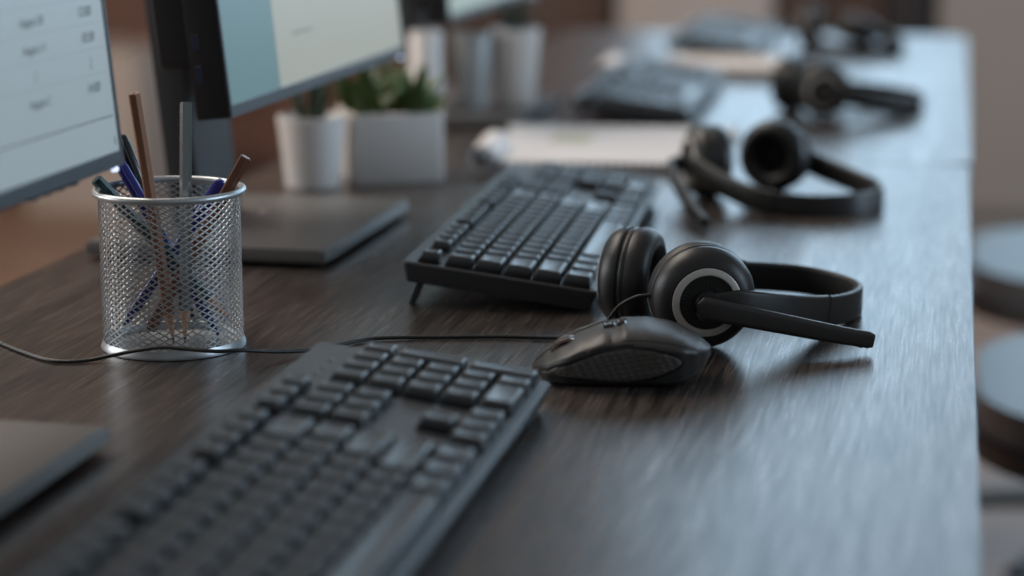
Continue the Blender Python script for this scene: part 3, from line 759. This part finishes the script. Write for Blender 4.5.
def planter(label, x, y, sx, sy, h, rz):
    t = thing('planter_box', label, 'plant', desk(x, y), rz)
    bm = bmesh.new(); o = rrect(sx, sy, 4, 3); o2 = rrect(sx-4, sy-4, 3, 3); i1 = rrect(sx-9, sy-9, 2, 3)
    rings = [[bm.verts.new((px, py, z)) for px, py in q] for q, z in ((o2, 0), (o, 3), (o, h-.8), (o2, h), (i1, h), (i1, h-10))]
    n = len(o)
    for a, b in zip(rings, rings[1:]):
        for i in range(n): bm.faces.new((a[i], a[(i+1) % n], b[(i+1) % n], b[i]))
    bm.faces.new(rings[0]); bm.faces.new(rings[-1]); finish('box', bm, M['ceramic'], t)
    bm = bmesh.new(); box(bm, (0, 0, h-8.5), (sx-9.5, sy-9.5, 3), 1); finish('soil', bm, M['soil'], t)
    for k in range(70):
        px, py = random.uniform(-sx/2+8, sx/2-8), random.uniform(-sy/2+8, sy/2-8)
        d = (random.uniform(-.9, .9), random.uniform(-.9, .9), random.uniform(.35, 1))
        bm = bmesh.new(); leaf_blade(bm, (px, py, h-8), d, random.uniform(36, 72), random.uniform(10, 16), .2); finish('leaf', bm, M['leaf'], t)
    return t
planter('leafy green plant in a rectangular white planter box', -518, 1837, 84, 80, 63, math.radians(26))
plant_pot('blurred green plant in a tapered white pot beside the far monitor', -495, 2290, 29, 21, 86, 'leafd', 16, (30, 60), 14.2)
t = thing('tumbler', 'grey tapered tumbler standing left of the far tapered pot', 'cup', desk(-537, 2262, 14.2))
bm = bmesh.new(); lathe(bm, [(0, 0), (15, 0), (16, 1), (21.6, 80), (21, 81), (20, 80.4), (15, 4), (0, 4)], 40); finish('body', bm, M['tumbler'], t)
bm = bmesh.new(); lathe(bm, [(20.6, 79), (22.2, 79.6), (22.4, 81.5), (21.4, 82.4), (20.2, 81.6), (20.0, 79.6)], 40, cap=False); finish('rim', bm, M['tumbler'], t)
t = thing('pen_pot', 'tall plain off-white pot left of the grey tumbler', 'pot', desk(-583, 2232, 14.3))
bm = bmesh.new(); lathe(bm, [(0, 0), (17, 0), (18, 1), (18, 84), (17.4, 85), (16, 84.4), (15.6, 4), (0, 4)], 40); finish('body', bm, M['ceramic'], t)
bm = bmesh.new(); lathe(bm, [(18.0, 2), (18.8, 2.4), (18.8, 7), (18.0, 7.4)], 40, cap=False); finish('foot_ring', bm, M['ceramic'], t)

# ------------------------------------------------------------------ note pads, paper rolls
def notepad(label, pts, th, m, ink):
    cx = sum(p[0] for p in pts)/4; cy = sum(p[1] for p in pts)/4
    t = thing('notepad', label, 'notepad', desk(cx, cy), 0, 'white notepads behind the keyboards')
    q = [(x-cx, y-cy) for x, y in pts]
    bm = bmesh.new(); prism(bm, q, 0, 1.4, .3); finish('backing_board', bm, M['beige'], t)
    bm = bmesh.new(); prism(bm, [(x*.985, y*.99) for x, y in q], 1.4, th, .3); pg = finish('pages', bm, m, t)
    if ink:
        bm = bmesh.new(); box(bm, (-45, 30, th+.15), (40, 70, .3)); finish('printed_block', bm, M['ink'], pg)
    bm = bmesh.new(); a, b = Vector((*q[0], 0)), Vector((*q[1], 0)); dd = (b-a)
    for k in range(22):
        p = a+dd*(k+.5)/22+Vector((0, 3, th*.5)); 
        box(bm, p, (1.6, 7, th+2.2), .6, 1)
    finish('spiral_binding', bm, M['steel'], t)
    return t
notepad('white notepad lying across the desk behind the second keyboard', [(-428, 1893), (-246, 1915), (-233, 2192), (-478, 2165)], 9, M['paper'], True)
notepad('warm white notepad on the far desk beyond the third keyboard', [(-392, 2745), (-232, 2750), (-226, 2925), (-410, 2920)], 14, M['paperw'], False)
def paper_roll(label, x, y, r, L, rz):
    t = thing('paper_roll', label, 'paper', desk(x, y), rz, 'rolled white papers')
    bm = bmesh.new(); mt = Matrix.Translation((0, 0, r)) @ Matrix.Rotation(-PI/2, 4, 'X')
    lathe(bm, [(r-2, 0), (r, .4), (r, L-.4), (r-2, L), (r-2.4, L-2), (r-2.4, 2), (r-2, 0)], 32, mt, cap=False); finish('sheet', bm, M['paper'], t)
    bm = bmesh.new(); lathe(bm, [(r+.1, L*.42), (r+.5, L*.43), (r+.5, L*.5), (r+.1, L*.51)], 32, mt, cap=False); finish('paper_band', bm, M['paperw'], t)
    return t
paper_roll('rolled white paper at the left end of the nearer notepad', -441, 1880, 13, 110, math.radians(6))
paper_roll('rolled white paper beside the third keyboard on the far desk', -440, 2590, 17, 130, math.radians(4))

# ------------------------------------------------------------------ office chairs
def make_chair(label, x, y):
    t = thing('office_chair', label, 'chair', (x, y, 0), 0, 'office chairs along the desks')
    def pillow(name, c, s, m, bev, par, mt=None):
        bm = bmesh.new(); box(bm, c, s, bev, 5, mt); return finish(name, bm, m, par, scale=1, auto=80)
    def pad(name, w, d, r, za, zb, bev, m):
        bm = bmesh.new(); prism(bm, rrect(w, d, r, 10), za, zb)
        es = [e for f in bm.faces if abs(f.normal.z) > .9 for e in f.edges]
        bmesh.ops.bevel(bm, geom=es, offset=bev, segments=5, profile=.55, affect='EDGES'); return finish(name, bm, m, t, scale=1, auto=80)
    pad('seat_shell', .505, .49, .17, .418, .442, .010, M['seatrim'])
    pad('seat_cushion', .49, .475, .165, .442, .482, .018, M['seat'])
    pillow('backrest', (.27, 0, .80), (.06, .46, .52), M['seat'], .028, t)
    bm = bmesh.new(); sweep(bm, catmull([(.10, 0, .40), (.27, 0, .40), (.325, 0, .50), (.32, 0, .75)], 6), lambda i, k: rrect(.06, .02, .008, 3)); finish('back_support', bm, M['seatrim'], t, scale=1)
    bm = bmesh.new(); lathe(bm, [(0, .10), (.028, .10), (.028, .27), (.018, .275), (.018, .40), (0, .42)], 20); finish('gas_lift', bm, M['seatrim'], t, scale=1)
    for k in range(5):
        a = 2*PI*k/5+.3; c, s = math.cos(a), math.sin(a)
        bm = bmesh.new(); sweep(bm, [Vector((c*.02, s*.02, .12)), Vector((c*.15, s*.15, .105)), Vector((c*.29, s*.29, .075))], lambda i, k: rrect(.045-.015*k, .03-.008*k, .008, 2)); lg = finish('leg', bm, M['seatrim'], t, scale=1)
        bm = bmesh.new(); lathe(bm, [(0, -.02), (.022, -.02), (.026, -.014), (.026, .014), (.022, .02), (0, .02)], 20, Matrix.Translation((c*.29, s*.29, .028)) @ Matrix.Rotation(a+PI/2, 4, 'Z') @ Matrix.Rotation(PI/2, 4, 'X') ); finish('caster', bm, M['seatrim'], lg, scale=1)
    return t
make_chair('farthest office chair pulled up on the right of the desks', .266, 3.03)
make_chair('middle office chair on the right of the desks, nearer than the farthest one', .268, 2.30)
make_chair('nearest office chair, only its dark edge showing at the lower right', .29, 1.47)

# ------------------------------------------------------------------ light, world, camera
w = bpy.data.worlds.new('World'); SC.world = w; w.use_nodes = True
bg = w.node_tree.nodes['Background']; bg.inputs['Color'].default_value = (.95, .97, 1, 1); bg.inputs['Strength'].default_value = .18
def area(name, loc, rot, sx, sy, power, col):
    l = bpy.data.lights.new(name, 'AREA'); l.shape = 'RECTANGLE'; l.size = sx; l.size_y = sy; l.energy = power; l.color = col
    o = bpy.data.objects.new(name, l); C.objects.link(o); o.location = loc; o.rotation_euler = rot; return o
area('window_daylight', ((WIN[0]+WIN[1])/2, WY+.24, (WIN[2]+WIN[3])/2), (PI/2, 0, PI), WIN[1]-WIN[0], WIN[3]-WIN[2], 118, (.56, .77, 1.0))
l2 = area('side_window_daylight', (4.0, 2.2, 1.7), (PI/2, 0, PI/2), 3.0, 1.6, 170, (.60, .80, 1.0))
l3 = area('ceiling_lamp', (-2.2, 2.4, 2.9), (0, 0, 0), 2.2, 2.2, 90, (1.0, .89, .79))

area('left_window_daylight', (-4.3, .9, 1.75), (PI/2, 0, -PI/2), 2.4, 1.5, 70, (.93, .97, 1.0))

cam = bpy.data.cameras.new('camera'); co = bpy.data.objects.new('camera', cam); C.objects.link(co); SC.camera = co
co.location = (-.0206, 0, DZ+.292); co.rotation_euler = (PI/2-.2051, 0, .2059)
cam.sensor_width = 36; cam.lens = 2098/1024*36; cam.clip_start = .05; cam.clip_end = 60
cam.dof.use_dof = True; cam.dof.focus_distance = 1.245; cam.dof.aperture_fstop = 3.2
vs = SC.view_settings; SC.display_settings.display_device = 'sRGB'
vs.view_transform = 'Standard'; vs.look = 'None'; vs.exposure = 0; vs.gamma = 1; vs.use_curve_mapping = False
SC.cycles.use_denoising = True
